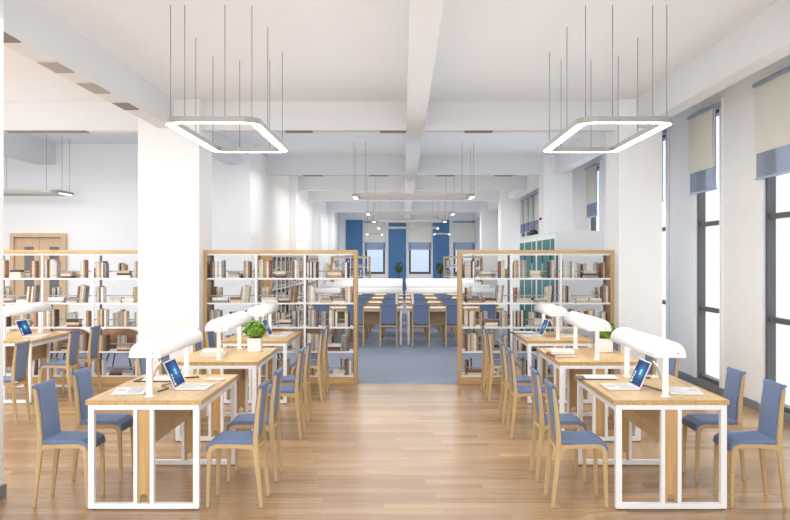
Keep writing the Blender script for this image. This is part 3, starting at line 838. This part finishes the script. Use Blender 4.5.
# ---------------------------------------------------------------- laptops and small things
def screen_mat():
    m = bpy.data.materials.new('blue_screen'); m.use_nodes = True; nt = m.node_tree; b = nt.nodes['Principled BSDF']
    b.inputs['Base Color'].default_value = (.005, .01, .03, 1); b.inputs['Roughness'].default_value = .35; b.inputs['Specular IOR Level'].default_value = .04
    tc = nt.nodes.new('ShaderNodeTexCoord'); mp = nt.nodes.new('ShaderNodeMapping')
    mp.inputs['Location'].default_value = (0, -.60, -.55); mp.inputs['Scale'].default_value = (0, 1.0, 1.0)
    mp.vector_type = 'POINT'
    nt.links.new(tc.outputs['Generated'], mp.inputs['Vector'])
    l = nt.nodes.new('ShaderNodeVectorMath'); l.operation = 'LENGTH'; nt.links.new(mp.outputs[0], l.inputs[0])
    n = nt.nodes.new('ShaderNodeTexNoise'); n.inputs['Scale'].default_value = 5; nt.links.new(tc.outputs['Generated'], n.inputs['Vector'])
    a = nt.nodes.new('ShaderNodeMath'); a.operation = 'MULTIPLY_ADD'; a.inputs[1].default_value = .3; a.inputs[2].default_value = -.15; nt.links.new(n.outputs['Fac'], a.inputs[0])
    s = nt.nodes.new('ShaderNodeMath'); s.operation = 'ADD'; nt.links.new(l.outputs['Value'], s.inputs[0]); nt.links.new(a.outputs[0], s.inputs[1])
    r = nt.nodes.new('ShaderNodeValToRGB'); e = r.color_ramp.elements
    e[0].position = .0; e[0].color = srgb(150, 225, 250); e[1].position = .72; e[1].color = srgb(2, 14, 44)
    x = e.new(.16); x.color = srgb(60, 170, 235); x = e.new(.4); x.color = srgb(12, 84, 165)
    nt.links.new(s.outputs[0], r.inputs['Fac']); nt.links.new(r.outputs['Color'], b.inputs['Emission Color']); b.inputs['Emission Strength'].default_value = .42
    return m
M['screen'] = screen_mat()
for k, c in (('ic_red', (226, 60, 70)), ('ic_green', (40, 180, 80)), ('ic_white', (190, 220, 245)), ('ic_logo', (120, 205, 245))):
    M[k] = mat(k, c, .5, emit=c, estr=.4)
def make_laptop():
    """sitter on +x side; hinge along y at x=0; width .33"""
    t = thing('laptop', '-', 'laptop'); w_ = .165
    base = MB().box(.0, .235, -w_, w_, 0, .012, 'silver', .003).build('base', t)
    MB().box(.03, .13, -w_+.03, w_-.03, .0125, .0145, 'key').build('keyboard', base)
    MB().box(.15, .21, -.045, .045, .0122, .0132, 'key').build('trackpad', base)
    R = Matrix.Translation((0.006, 0, .012)) @ Matrix.Rotation(-.42, 4, 'Y')
    lid = MB().box(-.008, 0, -w_, w_, 0, .215, 'silver', .002, R).build('lid', t)
    scr = MB().box(0.0003, .0012, -w_+.012, w_-.012, .012, .205, 'screen').build('screen', lid)
    scr.matrix_local = R
    lg = MB()
    for a in (0, 1):
        for b in (0, 1): lg.box(.0013, .0018, .0+a*.022, .019+a*.022, .095+b*.024, .116+b*.024, 'ic_logo')
    lo = lg.build('window_logo', lid); lo.matrix_local = R
    ic = MB(); cols = ['ic_white', 'ic_white', 'ic_white', 'ic_red', 'ic_green', 'ic_white', 'ic_red', 'ic_white']
    for i in range(8):
        a, b = i % 2, i//2
        ic.box(.0013, .0018, -w_+.03+a*.024, -w_+.048+a*.024, .022+b*.024, .04+b*.024, cols[i])
    io = ic.build('app_icons', lid); io.matrix_local = R
    return Proto(t)
LAP = make_laptop()
gl = 'silver laptops on the reading tables'
def lap(x, y, side, label, rz=0): LAP.put((x, y, .768), (0 if side > 0 else PI)+rz, label, gl)
# screens seen from the aisle; sitter side = +x for left tables
lap(LX+.1, 6.87, 1, 'silver laptop with lit blue screen on nearest table left of aisle')
lap(RX-.1, 6.86, -1, 'silver laptop with lit blue screen on nearest table right of aisle')
lap(LX+.1, 11.55, 1, 'silver laptop with lit blue screen on farthest table left of aisle')
lap(RX-.1, 11.55, -1, 'silver laptop with lit blue screen on farthest table right of aisle')
lap(LLX+.1, 11.45, 1, 'silver laptop with lit blue screen on table at the left edge')
lap(LX-.09, 6.66, -1, 'silver laptop seen from behind its lid, nearest table left of aisle', .16)
lap(RX+.09, 6.66, 1, 'silver laptop seen from behind its lid, nearest table right of aisle', -.16)
lap(RX+.1, 11.5, 1, 'silver laptop seen from behind its lid, farthest table right of aisle', -.1)
def make_folder():
    t = thing('open_folder', '-', 'folder')
    MB().box(-.1, .1, -.15, .15, 0, .006, 'black', .002).build('cover', t)
    MB().box(-.085, .125, -.17, .09, .0062, .012, 'paper').build('paper_sheet', t)
    return Proto(t)
FOL = make_folder(); gf = 'black folders with white sheets'
FOL.put((RX-.28, 7.4, .768), PI/2*.96, 'black folder with white sheets, nearest table right of aisle', gf)
FOL.put((LX-.2, 7.28, .768), PI/2, 'black folder with white sheets, nearest table left of aisle', gf)
FOL.put((RX-.29, 12.02, .768), PI/2, 'black folder with white sheets, farthest table right of aisle', gf)
FOL.put((LX-.17, 11.6, .768), PI/2, 'black folder with white sheets, farthest table left of aisle', gf)
def make_phone():
    t = thing('smartphone', '-', 'phone')
    MB().box(-.04, .04, -.075, .075, 0, .011, 'paper', .003).build('body', t)
    MB().box(-.034, .034, -.068, .068, .0112, .012, 'silver').build('display', t)
    return Proto(t)
PH = make_phone(); gp = 'white phones on the tables'
PH.put((LX+.28, 7.3, .768), 1.35, 'white phone lying near right edge, nearest table left of aisle', gp)
PH.put((LX+.26, 12.02, .768), 1.35, 'white phone lying near right edge, farthest table left of aisle', gp)
PH.put((LLX+.3, 12.1, .768), 1.35, 'white phone lying on the table at the left edge', gp)
t = thing('computer_mouse', 'small white mouse on nearest table right of aisle, behind right laptop', 'mouse', (RX+.21, 7.4, .768))
MB().lathe([(.028, 0), (.03, .008), (.024, .02), (.01, .027), (0, .028)], 'paper', 14).build('shell', t)
MB().box(-.003, .003, -.02, -.005, .0265, .03, 'grey').build('scroll_wheel', t)
for x, y, rz, lab in ((LX+.07, 7.42, .3, 'black pen beside the folder, nearest table left of aisle'), (RX+.12, 7.4, -.5, 'black pen behind the lamp post, nearest table right of aisle')):
    t = thing('pen', lab, 'pen', (x, y, .774), rz)
    MB().tube([(-.06, 0, 0), (.05, 0, 0)], .0055, 'black', 8).build('barrel', t)
    MB().tube([(.05, 0, 0), (.066, 0, 0)], [.005, .001], 'silver', 8).build('tip', t)
for x0, sx, lab in ((LX, 1, 'thin dark cable on nearest table left of aisle'), (RX, -1, 'thin dark cable on nearest table right of aisle')):
    pts = [(x0-.0*sx, 6.62, .772), (x0+.03*sx-.0, 6.8, .772), (x0-.06*sx, 6.95, .772), (x0-.01*sx, 7.08, .772), (x0+.08*sx, 7.12, .773)] if sx > 0 else [(x0+.06, 6.62, .772), (x0+.03, 6.8, .772), (x0+.0, 6.95, .772), (x0-.03, 7.06, .772), (x0-.08, 7.1, .772)]
    o = MB().tube(pts, .004, 'cable', 6).build('cable'); tag(o, lab, 'cable', 'cables on the nearest tables')
# stacks of books on the middle tables
def flatbook(x, y, z, w_, d_, h_, rz, c, label, group):
    t = thing('book', label, 'book', (x, y, z), rz, group)
    f = MB().box(-w_/2, w_/2, -d_/2, d_/2, 0, .004, c).box(-w_/2, w_/2, -d_/2, d_/2, h_-.004, h_, c).box(-w_/2, -w_/2+.004, -d_/2, d_/2, .004, h_-.004, c); f.build('cover', t)
    MB().box(-w_/2+.004, w_/2-.008, -d_/2+.006, d_/2-.006, .0042, h_-.0042, 'paper').build('pages', t)
flatbook(RX-.26, 9.1, .768, .24, .3, .03, .12, 'brown', 'brown edged book, lower of the pair on middle table right of aisle', 'books lying on the middle tables')
flatbook(RX-.26, 9.1, .799, .22, .27, .03, -.04, 'white', 'white book, upper of the pair on middle table right of aisle', 'books lying on the middle tables')
flatbook(LX-.13, 9.2, .768, .24, .3, .028, .05, 'silver', 'thick white book, lower of the pair on middle table left of aisle', 'books lying on the middle tables')
flatbook(LX-.14, 9.2, .797, .2, .27, .022, .2, 'white', 'white book, upper of the pair on middle table left of aisle', 'books lying on the middle tables')
